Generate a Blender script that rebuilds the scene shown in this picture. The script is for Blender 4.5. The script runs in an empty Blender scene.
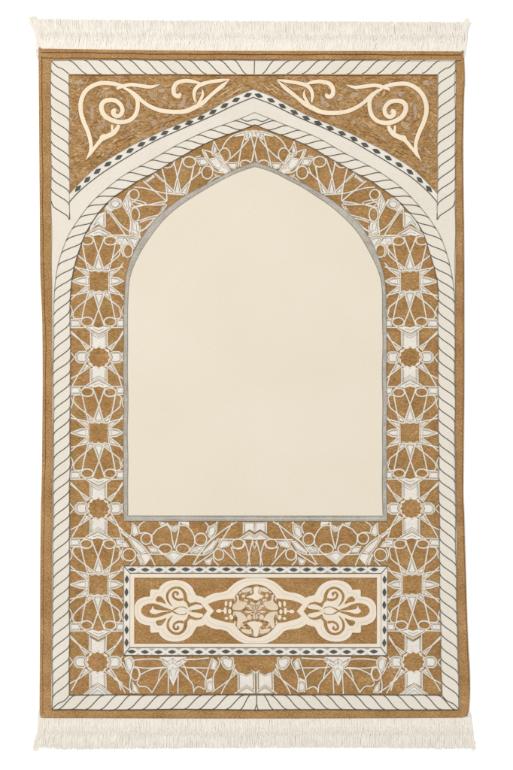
import bpy, math, random
from mathutils import Vector
from mathutils.geometry import tessellate_polygon
random.seed(11)

# ------------------------------------------------------------------ scene
scene = bpy.context.scene
scene.view_settings.view_transform = 'Standard'
scene.view_settings.look = 'None'
scene.view_settings.exposure = 0
S = 0.0016                      # metres per unit of the rug drawing (rug about 0.68 x 1.07 m)
GAIN = 1.45                     # radiance of a white surface under these lamps


def U(x, y):
    return ((x - 256.5) * S, (385.0 - y) * S)


def lin(c):
    c /= 255.0
    return c / 12.92 if c <= 0.04045 else ((c + 0.055) / 1.055) ** 2.4


def alb(rgb):
    return tuple(lin(v) / GAIN for v in rgb) + (1.0,)


# ------------------------------------------------------------------ materials
def material(name, cols, grain=(260, 520), blotch=28, bump=0.35, bump_scale=700, distort=0.0,
             weights=(0.55, 0.45), rough=0.95, dark=None, patches=None, hue=False, rot=0.0):
    m = bpy.data.materials.new(name)
    m.use_nodes = True
    nt = m.node_tree
    N, L = nt.nodes, nt.links
    bsdf = N['Principled BSDF']
    bsdf.inputs['Roughness'].default_value = rough
    bsdf.inputs['Specular IOR Level'].default_value = 0.08
    tc = N.new('ShaderNodeTexCoord')

    def noise(sx, sy, detail=3, dist=0.0, rot=0.0):
        mp = N.new('ShaderNodeMapping')
        mp.inputs['Scale'].default_value = (sx, sy, sx)
        mp.inputs['Rotation'].default_value = (0, 0, rot)
        L.new(tc.outputs['Object'], mp.inputs['Vector'])
        n = N.new('ShaderNodeTexNoise')
        n.inputs['Scale'].default_value = 1.0
        n.inputs['Detail'].default_value = detail
        n.inputs['Distortion'].default_value = dist
        L.new(mp.outputs['Vector'], n.inputs['Vector'])
        return n.outputs['Fac']

    def math_(op, a, b):
        n = N.new('ShaderNodeMath')
        n.operation = op
        for k, v in enumerate((a, b)):
            if isinstance(v, (int, float)):
                n.inputs[k].default_value = v
            else:
                L.new(v, n.inputs[k])
        return n.outputs[0]

    fine = noise(grain[0], grain[1], 4, distort, rot)
    big = noise(blotch, blotch * 1.3, 3, distort * 0.4)
    mixv = math_('ADD', math_('MULTIPLY', fine, weights[0]), math_('MULTIPLY', big, weights[1]))
    ramp = N.new('ShaderNodeValToRGB')
    el = ramp.color_ramp.elements
    n = len(cols)
    while len(el) < n:
        el.new(0.5)
    for i, c in enumerate(cols):
        el[i].position = 0.34 + 0.32 * i / (n - 1)
        el[i].color = alb(c)
    L.new(mixv, ramp.inputs['Fac'])
    col = ramp.outputs['Color']
    if hue:                    # yarn lots that lean to olive or to orange
        r4 = N.new('ShaderNodeValToRGB')
        r4.color_ramp.elements[0].position = 0.38
        r4.color_ramp.elements[0].color = (0.965, 1.0, 0.94, 1)
        r4.color_ramp.elements[1].position = 0.62
        r4.color_ramp.elements[1].color = (1.045, 0.975, 0.97, 1)
        L.new(noise(52, 78, 2, 0.5), r4.inputs['Fac'])
        mh_ = N.new('ShaderNodeMix')
        mh_.data_type = 'RGBA'
        mh_.blend_type = 'MULTIPLY'
        mh_.inputs['Factor'].default_value = 1.0
        L.new(col, mh_.inputs['A'])
        L.new(r4.outputs['Color'], mh_.inputs['B'])
        col = mh_.outputs['Result']
    if dark is not None:       # short darker tufts
        r2 = N.new('ShaderNodeValToRGB')
        r2.color_ramp.elements[0].position = 0.30
        r2.color_ramp.elements[0].color = (1, 1, 1, 1)
        r2.color_ramp.elements[1].position = 0.46
        r2.color_ramp.elements[1].color = (0, 0, 0, 1)
        L.new(noise(grain[0] * 0.9, grain[1] * 1.1, 2, distort, 0.3), r2.inputs['Fac'])
        mx = N.new('ShaderNodeMix')
        mx.data_type = 'RGBA'
        L.new(r2.outputs['Color'], mx.inputs['Factor'])
        L.new(col, mx.inputs['A'])
        mx.inputs['B'].default_value = alb(dark)
        col = mx.outputs['Result']
    if patches is not None:    # faded silvery leaf-like patches
        r3 = N.new('ShaderNodeValToRGB')
        r3.color_ramp.elements[0].position = 0.60
        r3.color_ramp.elements[0].color = (0, 0, 0, 1)
        r3.color_ramp.elements[1].position = 0.70
        r3.color_ramp.elements[1].color = (0.75, 0.75, 0.75, 1)
        L.new(noise(75, 60, 2, 1.6, 0.6), r3.inputs['Fac'])
        mx = N.new('ShaderNodeMix')
        mx.data_type = 'RGBA'
        L.new(r3.outputs['Color'], mx.inputs['Factor'])
        L.new(col, mx.inputs['A'])
        mx.inputs['B'].default_value = alb(patches)
        col = mx.outputs['Result']
    L.new(col, bsdf.inputs['Base Color'])
    h = math_('ADD', noise(bump_scale, bump_scale * 1.5, 2), math_('MULTIPLY', fine, 0.8))
    bp = N.new('ShaderNodeBump')
    bp.inputs['Strength'].default_value = bump
    bp.inputs['Distance'].default_value = 0.0012
    L.new(h, bp.inputs['Height'])
    L.new(bp.outputs['Normal'], bsdf.inputs['Normal'])
    return m


M = {}
M['brown'] = material('brown_pile', [(142, 103, 60), (173, 132, 82), (187, 146, 97), (212, 174, 126)],
                      grain=(270, 640), blotch=30, bump=1.0, dark=(150, 111, 68), weights=(0.68, 0.32), hue=True)
M['edge'] = material('brown_edge_pile', [(144, 105, 64), (178, 137, 89), (193, 152, 103), (214, 174, 127)],
                     grain=(420, 520), blotch=22, bump=1.0, dark=(148, 107, 64), weights=(0.65, 0.35))
M['spandrel'] = material('brown_carved_pile', [(130, 94, 54), (170, 130, 80), (192, 152, 102), (220, 186, 140)],
                         grain=(150, 420), rot=0.5, blotch=45, bump=0.9, distort=1.3, dark=(130, 94, 56),
                         patches=(190, 166, 144), weights=(0.7, 0.3))
M['faded'] = material('faded_pile', [(166, 140, 112), (187, 162, 135), (202, 178, 153)], grain=(150, 330), blotch=60,
                      bump=0.8)
M['streakdark'] = material('umber_pile', [(132, 93, 52), (147, 106, 63), (160, 119, 75)], bump=0.6)
M['streaklight'] = material('tan_pile', [(192, 152, 104), (206, 168, 120), (218, 184, 140)], bump=0.6)
M['seam'] = material('dark_brown_seam', [(104, 66, 34), (122, 80, 42), (136, 92, 50)], bump=0.5)
M['cream'] = material('cream_pile', [(229, 221, 205), (235, 227, 213), (239, 232, 219)], grain=(260, 420),
                      blotch=10, bump=0.22)
M['field'] = material('pale_field_pile', [(231, 221, 200), (235, 225, 206), (238, 229, 211)], grain=(300, 480),
                      blotch=5, bump=0.2)
M['white'] = material('white_yarn', [(226, 219, 207), (237, 230, 219), (243, 237, 227)], grain=(300, 420),
                      blotch=40, bump=0.3)
M['line'] = material('ivory_yarn', [(226, 214, 196), (238, 228, 213), (246, 238, 226)], grain=(420, 420),
                     blotch=60, bump=0.3)
M['warm'] = material('warm_cream_yarn', [(240, 222, 192), (246, 229, 201), (250, 235, 210)], grain=(300, 420),
                     blotch=20, bump=0.25)
M['panelcream'] = material('panel_cream_yarn', [(236, 222, 200), (241, 228, 208), (245, 234, 216)],
                           grain=(300, 420), blotch=25, bump=0.25)
M['buff'] = material('buff_yarn', [(220, 201, 172), (229, 212, 186), (236, 222, 200)], grain=(300, 420),
                     blotch=35, bump=0.3)
M['grey'] = material('grey_yarn', [(158, 150, 137), (183, 176, 164), (204, 197, 186)], grain=(420, 420),
                     blotch=40, bump=0.4)
M['palegrey'] = material('pale_grey_yarn', [(196, 190, 180), (206, 200, 190), (214, 208, 198)], bump=0.3)
M['midgrey'] = material('mid_grey_yarn', [(134, 129, 117), (150, 145, 134), (164, 159, 148)], bump=0.4)
M['understroke'] = material('taupe_yarn', [(150, 128, 98), (166, 146, 118), (182, 164, 138)], grain=(420, 420), blotch=60,
                      bump=0.4)
M['diamond'] = material('slate_yarn', [(78, 77, 70), (90, 89, 82), (104, 102, 95)], grain=(420, 420), blotch=50,
                        bump=0.4)
M['dark'] = material('dark_grey_yarn', [(78, 74, 64), (92, 88, 78), (106, 101, 91)], grain=(420, 420), blotch=50,
                     bump=0.4)
M['fringe'] = material('fringe_cotton', [(244, 236, 222), (249, 242, 229), (252, 247, 237)], grain=(500, 160),
                       blotch=40, bump=0.1)
M['warp'] = material('warp_cotton', [(234, 226, 213), (241, 234, 223), (246, 240, 231)], grain=(700, 300),
                     blotch=40, bump=0.5)


# ------------------------------------------------------------------ drawing helpers
def wob(x, y):                  # hand-woven irregularity of the drawing
    return (x + 0.22 * math.sin(y * 0.11 + 1.3) + 0.16 * math.sin(x * 0.19 + y * 0.07),
            y + 0.20 * math.sin(x * 0.13 + 0.4) + 0.16 * math.sin(y * 0.17 - x * 0.05))


def catmull(pts, n=7, closed=False):
    P = [tuple(p) for p in pts]
    if len(P) < 3:
        return P
    out = []
    m = len(P)
    for i in range(m if closed else m - 1):
        if closed:
            p0, p1, p2, p3 = P[(i - 1) % m], P[i], P[(i + 1) % m], P[(i + 2) % m]
        else:
            p0 = P[i - 1] if i else P[0]
            p1, p2 = P[i], P[i + 1]
            p3 = P[i + 2] if i + 2 < m else P[-1]
        for k in range(n):
            t = k / n
            out.append(tuple(0.5 * ((2 * b) + (-a + c) * t + (2 * a - 5 * b + 4 * c - d) * t * t +
                                    (-a + 3 * b - 3 * c + d) * t ** 3) for a, b, c, d in zip(p0, p1, p2, p3)))
    if not closed:
        out.append(P[-1])
    return out


def resample(pts, step):
    out = [pts[0]]
    acc = 0.0
    for a, b in zip(pts, pts[1:]):
        d = math.hypot(b[0] - a[0], b[1] - a[1])
        while acc + d >= step and d > 1e-9:
            t = (step - acc) / d
            a = (a[0] + (b[0] - a[0]) * t, a[1] + (b[1] - a[1]) * t)
            out.append(a)
            d = math.hypot(b[0] - a[0], b[1] - a[1])
            acc = 0.0
        acc += d
    return out


def relax(pts, step=2.0, it=14):
    """even out a traced curve, ends kept"""
    q = resample(pts, step)
    if math.hypot(q[-1][0] - pts[-1][0], q[-1][1] - pts[-1][1]) > 0.05:
        q.append(pts[-1])
    for _ in range(it):
        q = [q[0]] + [((q[i - 1][0] + 2 * q[i][0] + q[i + 1][0]) / 4, (q[i - 1][1] + 2 * q[i][1] + q[i + 1][1]) / 4)
                      for i in range(1, len(q) - 1)] + [q[-1]]
    return q


def lerp_x(pts, y):             # x of a polyline of (x, y) at height y
    for a, b in zip(pts, pts[1:]):
        if a[1] <= y <= b[1]:
            t = (y - a[1]) / max(b[1] - a[1], 1e-6)
            return a[0] + (b[0] - a[0]) * t
    return pts[0][0] if y < pts[0][1] else pts[-1][0]


class Sheet:
    """Collects woven areas and yarn lines and links them as ONE mesh object."""

    def __init__(self):
        self.v, self.f, self.m, self.mats = [], [], [], []
        self.k = 0

    def mi(self, mat):
        if mat not in self.mats:
            self.mats.append(mat)
        return self.mats.index(mat)

    def lift(self):
        self.k += 1
        return self.k * 3.0e-7

    def fill(self, poly, z, mat, holes=(), skirt=0.0, wobble=True):
        rings = [list(poly)] + [list(h) for h in holes]
        if wobble:
            rings = [[wob(*p) for p in r] for r in rings]
        z = z + self.lift()
        rings3 = [[Vector((*U(*p), z)) for p in r] for r in rings]
        tris = tessellate_polygon(rings3)
        flat = [p for r in rings3 for p in r]
        b = len(self.v)
        self.v += [tuple(p) for p in flat]
        k = self.mi(mat)
        for t in tris:
            a, c, d = (flat[i] for i in t)
            if (c - a).cross(d - a).z < 0:
                t = t[::-1]
            self.f.append(tuple(b + i for i in t))
            self.m.append(k)
        if skirt:
            o = 0
            for r in rings3:
                n = len(r)
                b2 = len(self.v)
                self.v += [(p.x, p.y, p.z - skirt) for p in r]
                for i in range(n):
                    j = (i + 1) % n
                    self.f.append((b + o + i, b + o + j, b2 + j, b2 + i))
                    self.m.append(k)
                o += n

    def line(self, pts, w, z, mat, smooth=True, closed=False, h=None, wobble=True):
        """w is a number or a list with one width per point"""
        ws = w if isinstance(w, (list, tuple)) else [w] * len(pts)
        P = [(p[0], p[1], q) for p, q in zip(pts, ws)]
        if smooth and len(P) > 2:
            P = catmull(P, 6, closed)
        if wobble:
            P = [(*wob(p[0], p[1]), p[2]) for p in P]
        n = len(P)
        z = z + self.lift()
        b = len(self.v)
        k = self.mi(mat)
        for i, p in enumerate(P):
            a = P[(i - 1) % n] if (closed or i) else P[0]
            c = P[(i + 1) % n] if (closed or i < n - 1) else P[-1]
            dx, dy = c[0] - a[0], c[1] - a[1]
            L = math.hypot(dx, dy) or 1.0
            nx, ny = -dy / L, dx / L
            hw = p[2] * 0.5
            hh = (min(p[2], 3.0) * 0.11 * S if h is None else h)
            for s, zz in ((-1, -0.00012), (-0.55, hh * 0.8), (0.55, hh * 0.8), (1, -0.00012)):
                self.v.append((*U(p[0] + nx * hw * s, p[1] + ny * hw * s), z + zz))
        for i in range(n if closed else n - 1):
            j = (i + 1) % n
            for q in range(3):
                self.f.append((b + i * 4 + q, b + i * 4 + q + 1, b + j * 4 + q + 1, b + j * 4 + q))
                self.m.append(k)

    def build(self, name, parent, kind=None):
        me = bpy.data.meshes.new(name)
        me.from_pydata(self.v, [], self.f)
        for mat in self.mats:
            me.materials.append(M[mat])
        me.polygons.foreach_set('material_index', self.m)
        # keep every sheet facing up
        me.update()
        o = bpy.data.objects.new(name, me)
        scene.collection.objects.link(o)
        o.parent = parent
        return o


def flip_up(o):
    import bmesh
    bm = bmesh.new()
    bm.from_mesh(o.data)
    bm.normal_update()
    bad = [f for f in bm.faces if f.normal.z < -0.05]
    bmesh.ops.reverse_faces(bm, faces=bad)
    bm.to_mesh(o.data)
    bm.free()


def ell(cx, cy, rx, ry, rot=0.0, n=22):
    c, s = math.cos(rot), math.sin(rot)
    return [(cx + rx * math.cos(t) * c - ry * math.sin(t) * s, cy + rx * math.cos(t) * s + ry * math.sin(t) * c)
            for t in (2 * math.pi * i / n for i in range(n))]


def tile(x0, y0, s):
    return lambda *pts: [(x0 + X / s, y0 + Y / s) for X, Y in pts]


def table(keys):
    def f(y):
        if y <= keys[0][0]:
            return keys[0][1]
        for (a, va), (b, vb) in zip(keys, keys[1:]):
            if y <= b:
                return va + (vb - va) * (y - a) / (b - a)
        return keys[-1][1]
    return f


# twice the rug's own centre line at each height (the rug lies very slightly askew)
A_lat = table([(100, 508.0), (160, 509.0), (281, 508.7), (433, 508.8), (508, 509.4), (585, 510.3), (662, 511.3),
               (710, 511.5)])
A_out = table([(60, 505.8), (165, 506.2), (300, 507.0), (445, 508.3), (580, 508.7), (650, 510.0), (709, 511.2)])
A_mid = table([(60, 507.0), (90, 507.4), (112, 509.0), (200, 508.2), (330, 508.4), (445, 508.5), (580, 509.0),
               (650, 510.2), (709, 511.2)])
A_nic = lambda y: 510.2
A_spa = lambda y: 506.9
A_car = lambda y: 510.9


def mir(pts, A):
    return [(A(p[1]) - p[0],) + tuple(p[1:]) for p in pts]


# heights of the woven layers
Z0 = 0.0052
ZL1, ZL2, ZL3 = Z0 + 0.00015, Z0 + 0.00035, Z0 + 0.00035      # lattice areas / yarn / outlines
ZB = Z0 + 0.0013                                             # cream border and niche
ZB1, ZB2, ZB3 = ZB + 0.0003, ZB + 0.0006, ZB + 0.0009

# ------------------------------------------------------------------ the rug
rug = bpy.data.objects.new('prayer_rug', None)
scene.collection.objects.link(rug)
rug.empty_display_size = 0.1
rug['label'] = 'brown and cream prayer rug with pointed arch field, star lattice border and white fringed ends'
rug['category'] = 'rug'

left_edge = [(40.0, 50), (38.6, 56), (38.7, 90), (39.2, 150), (39.8, 230), (40.1, 268), (40.8, 288), (41.7, 308), (42.3, 332),
             (42.5, 390), (41.8, 470), (40.8, 510), (40.2, 560), (39.9, 640), (39.5, 700), (39.6, 711), (40.0, 715.5), (41.0, 717.8)]
right_edge = [(463.0, 53), (464.3, 62), (464.8, 82), (464.0, 96), (463.2, 140), (463.5, 190), (464.1, 240),
              (464.3, 300), (464.3, 380), (464.0, 420), (463.4, 490), (464.2, 515), (466.0, 580), (468.0, 640),
              (469.6, 668), (470.0, 690), (469.4, 704), (468.6, 711), (466.8, 715.6)]
top_edge = [(41.5, 48.3), (80, 48.8), (170, 50.1), (260, 50.5), (350, 50.6), (430, 50.9), (461, 51.2)]
bot_edge = [(463.0, 717.8), (455, 718.1), (440, 718.3), (330, 718.8), (200, 718.9), (100, 718.6), (52, 718.5), (43.5, 718.4)]
outline = catmull(top_edge + right_edge + bot_edge + left_edge[::-1], 8, closed=True)


def inset(poly, d):
    n = len(poly)
    out = []
    for i in range(n):
        a, c = poly[i - 1], poly[(i + 1) % n]
        dx, dy = c[0] - a[0], c[1] - a[1]
        L = math.hypot(dx, dy) or 1
        out.append((poly[i][0] - dy / L * d, poly[i][1] + dx / L * d))
    return out


bd = Sheet()
rings = [(-0.2, 0.0002), (0.0, 0.0022), (0.35, 0.0040), (1.0, 0.0049), (1.9, 0.0052)]
prev = None
for d, z in rings:
    r = inset(outline, d)
    b = len(bd.v)
    bd.v += [(*U(*p), z) for p in r]
    if prev is not None:
        n = len(r)
        for i in range(n):
            j = (i + 1) % n
            bd.f.append((prev + i, prev + j, b + j, b + i))
            bd.m.append(bd.mi('edge'))
    prev = b
bd.fill(inset(outline, 1.9), Z0 - 1.0e-6, 'edge', wobble=False)
pile = bd.build('pile', rug)
flip_up(pile)

# seam along the turned-under hem (left side and top end)
hem = Sheet()
hem.line([(x + 3.3, y) for x, y in catmull(left_edge[1:-1], 4)], [0.9 - 0.4 * (i / 50.0) for i in range(
    len(catmull(left_edge[1:-1], 4)))], Z0 + 0.0001, 'seam', h=0.0001)
hem.line([(x, y + 4.0) for x, y in catmull(top_edge, 4)], 1.2, Z0 + 0.0001, 'seam', h=0.0001)
hem.line([(x, y + 9.4) for x, y in catmull(top_edge, 4)], 0.9, Z0 + 0.0001, 'seam', h=0.0001)
hem.line([(x - 1.2, y) for x, y in catmull(right_edge[2:-3], 4)], 0.45, Z0 + 0.00005, 'seam', h=0.0001)  # no seam here: edge shade painted as a thin dark line
flip_up(hem.build('hem_seam_and_shade', rug))

# ------------------------------------------------------------------ curves of the arch
rope_out = [(52.6, 709.5), (53.0, 620), (53.5, 540), (53.6, 510), (54.0, 440), (53.6, 380), (53.9, 327.5), (54.0, 304),
            (55.0, 284.6), (58.4, 265), (64.2, 245.6), (70.4, 231.6), (75.5, 224.1), (86.4, 209.1), (97.3, 196.8),
            (110.9, 184.6), (124.6, 175.2), (139.6, 166.4), (149, 160.9), (164, 153), (177.7, 145), (190, 138.4),
            (203, 132.2), (216.8, 127.5), (231.8, 122), (249.6, 114.6), (254.4, 112.4)]
rope_in = [(69.2, 694.8), (69.4, 600), (69.5, 520), (70.0, 440), (70.4, 327.3), (69.9, 306.9), (70.5, 290.5),
           (71.8, 278.2), (75.0, 264.6), (78.6, 252.3), (84.6, 235), (90.5, 224.4), (98, 213.2), (106.8, 203.7),
           (113.7, 196.8), (127.3, 188.2), (139.6, 180.1), (153.2, 173), (162.7, 167.5), (175, 160.4), (184.6, 155.2),
           (199.6, 146.2), (217.3, 138.6), (230.9, 134.1), (244.6, 128.7), (254.8, 124.4)]
ro = relax(catmull(rope_out, 8))
ri = relax(catmull(rope_in, 8))
chain_hi = [(69.2, 194.5), (78.2, 184.6), (90.5, 172.3), (104, 162), (121.8, 151.3), (140.5, 141.9), (161, 131.2),
            (180, 124.2), (200.5, 115.3), (221, 104.3), (234.6, 96.8), (249.6, 90.6), (253.6, 89.2)]
chain_lo = [(69.6, 202.2), (79.5, 191.4), (90.5, 181.8), (104, 171.6), (117.7, 162.9), (133.6, 153.8), (147.3, 145.4),
            (161, 137.8), (174.6, 132.4), (189.6, 125.6), (200.5, 121.0), (215.5, 114.3), (234.6, 105), (249.6, 98.9),
            (253.8, 97.2)]
ch = relax(catmull(chain_hi, 6), 2.0, 20)
cl = relax(catmull(chain_lo, 6), 2.0, 20)

# ------------------------------------------------------------------ star lattice (lies lowest)
prims = []          # (kind, pts, mat, width)


def F(pts, mat='white'):
    prims.append(('fill', list(pts), mat, 0))


def W(pts, w=1.05, smooth=True, closed=False, mat='line'):
    prims.append(('line', list(pts), mat, w, smooth, closed))


def G(pts, w=0.5, smooth=False, closed=False):
    prims.append(('line', list(pts), 'midgrey', w, smooth, closed))


def shrink(pts, k=0.68):
    cx = sum(p[0] for p in pts) / len(pts)
    cy = sum(p[1] for p in pts) / len(pts)
    return [(cx + (x - cx) * k, cy + (y - cy) * k) for x, y in pts]


def FG(pts, k=0.72, w=0.5):      # white area with a grey outline just inside
    F(pts)
    G(shrink(pts, k), w, closed=True)


def O(pts, w=1.05):              # loop of yarn
    pts = list(pts)
    if len(pts) == 22:           # loops are lozenge-like, with flattened sides
        cx_ = sum(p[0] for p in pts) / 22
        cy_ = sum(p[1] for p in pts) / 22
        hx = []
        rx_ = (max(p[0] for p in pts) - min(p[0] for p in pts)) / 2
        ry_ = (max(p[1] for p in pts) - min(p[1] for p in pts)) / 2
        off = 0.0 if rx_ > ry_ else 0.5
        cor = [(cx_ + 1.06 * rx_ * math.cos((k_ + off) * math.pi / 3), cy_ + 1.12 * ry_ * math.sin((k_ + off) * math.pi / 3))
               for k_ in range(6)]
        for k_ in range(6):
            p_, q_, r_ = cor[k_ - 1], cor[k_], cor[(k_ + 1) % 6]
            hx.append((q_[0] + (p_[0] - q_[0]) * .26, q_[1] + (p_[1] - q_[1]) * .26))
            hx.append((q_[0] + (r_[0] - q_[0]) * .26, q_[1] + (r_[1] - q_[1]) * .26))
        pts = hx
    W(pts, w, True, True)


def rosette(cx, cy, right=29.0, up=True, down=True, rlim=None):
    def q(pts, sx, sy):
        return [(cx + x * sx, cy + y * sy) for x, y in pts]
    for sx in (-1, 1):
        for sy in (-1, 1):
            if (sy < 0 and not up) or (sy > 0 and not down):
                continue
            e = 28.0 if sx < 0 else 25.0
            FG(q([(13.6, 21.4), (11.0, 10.4), (2.4, 10.6)], sx, sy), 0.6)
            FG(q([(23.5, 13.6), (10.4, 11.0), (10.4, 3.0)], sx, sy), 0.6)
            W(q([(-5.8, 10.4), (-2.9, 19.2), (0, 28), (3.2, 36.5), (6.2, 44.8)], sx, sy))
            W(q([(9.9, 9.5), (13.4, 22), (16.4, 36.5)], sx, sy))
            W(q([(0.5, 9.4), (7, 14.7), (14, 20.4), (20.5, 25.8), (e - 3.6, 30.4), (e - 2.6, 34.5), (e - 4.6, 37.4), (18, 37.6), (13.5, 36.4)], sx, sy))
            W(q([(e, 14.6), (10, 10.7), (-6, 10.6)], sx, sy), 1.05, False)
            W(q([(e, 18.5), (20, 11.4), (10, 3.6)], sx, sy), 1.05, False)
            W(q([(e, 0), (18.5, 3.4), (9.8, 4.5)], sx, sy), 1.05, False)
            W(q([(e + 0.5, 24), (e - 2, 30), (e + 0.2, 36.5)], sx, sy), 0.9)
            FG(q([(e + 1, 38.6), (18.6, 38.8), (17.2, 41), (19, 46), (e + 1, 46)], sx, sy), 0.7)
            W(q([(e + 1, 46.3), (12, 46.3)], sx, sy), 0.9)
            W(q([(e + 1, 38.2), (19, 38.2)], sx, sy), 0.9)
            O(q(ell(11.5, 40.6, 6.2, 4.3), sx, sy))
    for sy in (-1, 1):
        if (sy < 0 and not up) or (sy > 0 and not down):
            continue
        FG(q([(0, 28), (3.4, 17), (5.6, 10.4), (-5.6, 10.4), (-3.4, 17)], 1, sy), 0.6)
        F(q([(-17.5, 42.2), (-10, 46), (-5, 45), (0, 46.4), (5, 45), (10, 46), (17.5, 42.2), (11, 48.3), (0, 55),
             (-11, 48.3)], 1, sy))
        W(q([(-17.6, 41.5), (-11, 48), (0, 54.6), (11, 48), (17.6, 41.5)], 1, sy), 1.0, False)
        G(q([(-12, 46.6), (0, 52.4), (12, 46.6)], 1, sy), 0.6)
        G(q([(-7.6, 53.0), (0, 57.2), (7.6, 53.0)], 1, sy), 0.5)
        G(q([(-5, 47.5), (0, 49.2), (5, 47.5)], 1, sy), 0.45)
    for sx in (-1, 1):
        e = 27.5 if sx < 0 else 24.5
        FG(q([(e, 0), (18.5, 3.3), (10.2, 4.4), (10.2, -4.4), (18.5, -3.3)], sx, 1), 0.62)
        W(q([(9.9, -10), (9.6, 0), (9.9, 10)], sx, 1), 0.7)
    jag = []
    for k_ in range(4):
        for t_ in (-1, -0.72, -0.36, 0, 0.36, 0.72):
            u_ = 9.3 * t_
            v_ = -9.3 + (0.5 if t_ in (-0.72, 0, 0.72) else -0.3)
            for _ in range(k_):
                u_, v_ = -v_, u_
            jag.append((u_, v_))
            u_ = 9.3 * t_
    F(q([(-10.6, -10.6), (10.6, -10.6), (10.6, 10.6), (-10.6, 10.6)], 1, 1))
    G(q([(-9.9, -9.9), (9.9, -9.9), (9.9, 9.9), (-9.9, 9.9)], 1, 1), 0.5, False, True)
    F(q(jag, 1, 1), 'brown')


def sunstar(cx, cy, s_arm=26.0):
    def q(pts, sx, sy):
        return [(cx + x * sx, cy + y * sy) for x, y in pts]
    for sy in (-1, 1):
        F(q([(-7.7, 25), (0, 20.5), (7.7, 25), (7.7, 11), (4, 9.4), (0, 11.6), (-4, 9.4), (-7.7, 11)], 1, sy))
        G(q([(-6.4, 25), (-6.4, 12)], 1, sy), 0.5)
        G(q([(6.4, 25), (6.4, 12)], 1, sy), 0.5)
        for sx in (-1, 1):
            W(q([(8.3, 27), (8.3, 10.6)], sx, sy), 0.9)
            e = 28 if sx < 0 else 24.5
            FG(q([(19.5, 16.8), (12.6, 6.6), (8.2, 9.4)], sx, sy), 0.55)
            if sy < 0:
                W(q([(e, 26.5), (19, 17.2), (12, 6.4)], sx, sy), 1.0, False)
                W(q([(e, 24.5), (19.5, 17.4), (8, 9.2)], sx, sy), 1.0, False)
            else:
                W(q([(e - 1.5, 28.6), (19.5, 16.5), (12.8, 5.6)], sx, sy), 1.0, False)
                W(q([(e, 21.5), (18, 16.4), (7, 8.4)], sx, sy), 1.0, False)
            W(q([(e + 1, 5.6), (e - 3.8, 0)], sx, sy), 0.9, False)
    for sx in (-1, 1):
        r = 23.2 if sx < 0 else 23.6
        arm = [(11, -4.4), (14, -5.6), (20, -5.6), (r, -3), (r, 3), (20, 5.6), (14, 5.6), (11, 4.4), (12.6, 0)]
        F(q(arm, sx, 1))
        W(q(arm, sx, 1), 0.9, False, True)
        G(q(shrink(arm, 0.74), sx, 1), 0.55, False, True)
    zig = []
    for i in range(24):
        a = 2 * math.pi * (i + 0.5) / 24
        rr = 12.3 if i % 2 else 10.9
        zig.append((rr * math.cos(a), rr * 0.95 * math.sin(a)))
    F(q([(x * 1.02, y * 1.02) for x, y in zig], 1, 1))
    F(q([(r_ * math.cos(t), r_ * 0.95 * math.sin(t)) for r_, t in
         ((10.8 if i % 2 == 0 else 9.3, 2 * math.pi * i / 24) for i in range(24))], 1, 1), 'brown')


for cx, cy in ((98.8, 281.2), (98.8, 432.8), (98.2, 584.6)):
    rosette(cx, cy)
for cx, cy in ((98.9, 357.3), (98.5, 508.5), (97.8, 662.0)):
    sunstar(cx, cy)
# chevron at the foot of the lowest column
F([(83, 695.5), (97.8, 683.4), (112.5, 695.5)])
W([(82, 696), (97.8, 683.2), (113.5, 696)], 1.0, False)
G([(87, 695), (97.8, 686.4), (108.5, 695)], 0.6)
G([(91, 695), (97.8, 690), (104.5, 695)], 0.5)

# --- the curved haunch of the arch, lower part
c = tile(100, 160, 7.33)
e_ = tile(70, 130, 7.33)
F(e_((150, 700), (205, 618), (256, 598), (258, 722), (205, 690), (140, 745)))
G(e_((170, 700), (210, 640), (246, 620), (247, 700), (205, 672), (170, 700)), 0.5)
F(c((40, 345), (75, 312), (112, 282), (152, 284), (166, 330), (150, 352), (95, 372), (60, 392), (38, 388)))
F(c((60, 368), (82, 376), (150, 474), (142, 488)))
F(c((216, 226), (224, 285), (234, 320), (226, 352), (222, 420), (236, 448), (276, 458), (282, 525), (296, 556), (302, 582),
    (212, 548), (221, 450), (190, 370), (163, 318)))
F(c((100, 548), (302, 556), (250, 652), (232, 622), (206, 616), (180, 632), (168, 660), (154, 612), (118, 600)))
G(c((205, 290), (214, 340), (206, 380)), 0.5)
G(c((228, 470), (232, 540)), 0.5)
G(c((130, 570), (230, 575), (270, 585)), 0.5)
F(c(*ell(112, 318, 46, 42)))
O(c(*ell(112, 318, 44, 40)), 0.9)
G(c(*ell(115, 322, 28, 24)), 0.55, True, True)
F(c((40, 350), (75, 335), (95, 372), (60, 385)))
W(c((40, 350), (40, 490)), 0.9)
G(c((50, 370), (52, 420)), 0.5)
W(c((55, 365), (130, 470), (190, 560), (252, 655)), 1.05)
W(c((78, 375), (150, 475), (225, 530), (300, 572)), 1.05)
W(c((15, 548), (120, 552), (300, 560)), 0.9)
F(c((112, 560), (190, 562), (215, 610), (160, 605), (118, 585)))
FG(c((205, 562), (292, 568), (262, 640), (240, 620)), 0.75)
G(c((120, 572), (185, 570), (205, 602)), 0.5)
W(c((150, 288), (190, 370), (222, 440), (216, 545)), 1.0)
W(c((218, 225), (172, 312)), 0.9)
F(c((200, 250), (222, 285), (220, 360), (200, 375), (185, 330)))
G(c((205, 275), (212, 340)), 0.5)
G(c((192, 300), (200, 355)), 0.5)
FG(c((232, 455), (270, 465), (275, 530), (240, 520)), 0.75)
W(c((228, 445), (225, 530)), 0.9)
O(c(*ell(250, 255, 38, 38)))
O(c(*ell(258, 402, 34, 50)))
W(c((232, 320), (270, 296), (340, 318), (270, 345), (232, 320)), 0.9, True)
W(c((290, 460), (340, 440), (400, 425)), 1.0)
W(c((275, 530), (330, 500), (380, 450), (420, 410)), 1.0)
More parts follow.
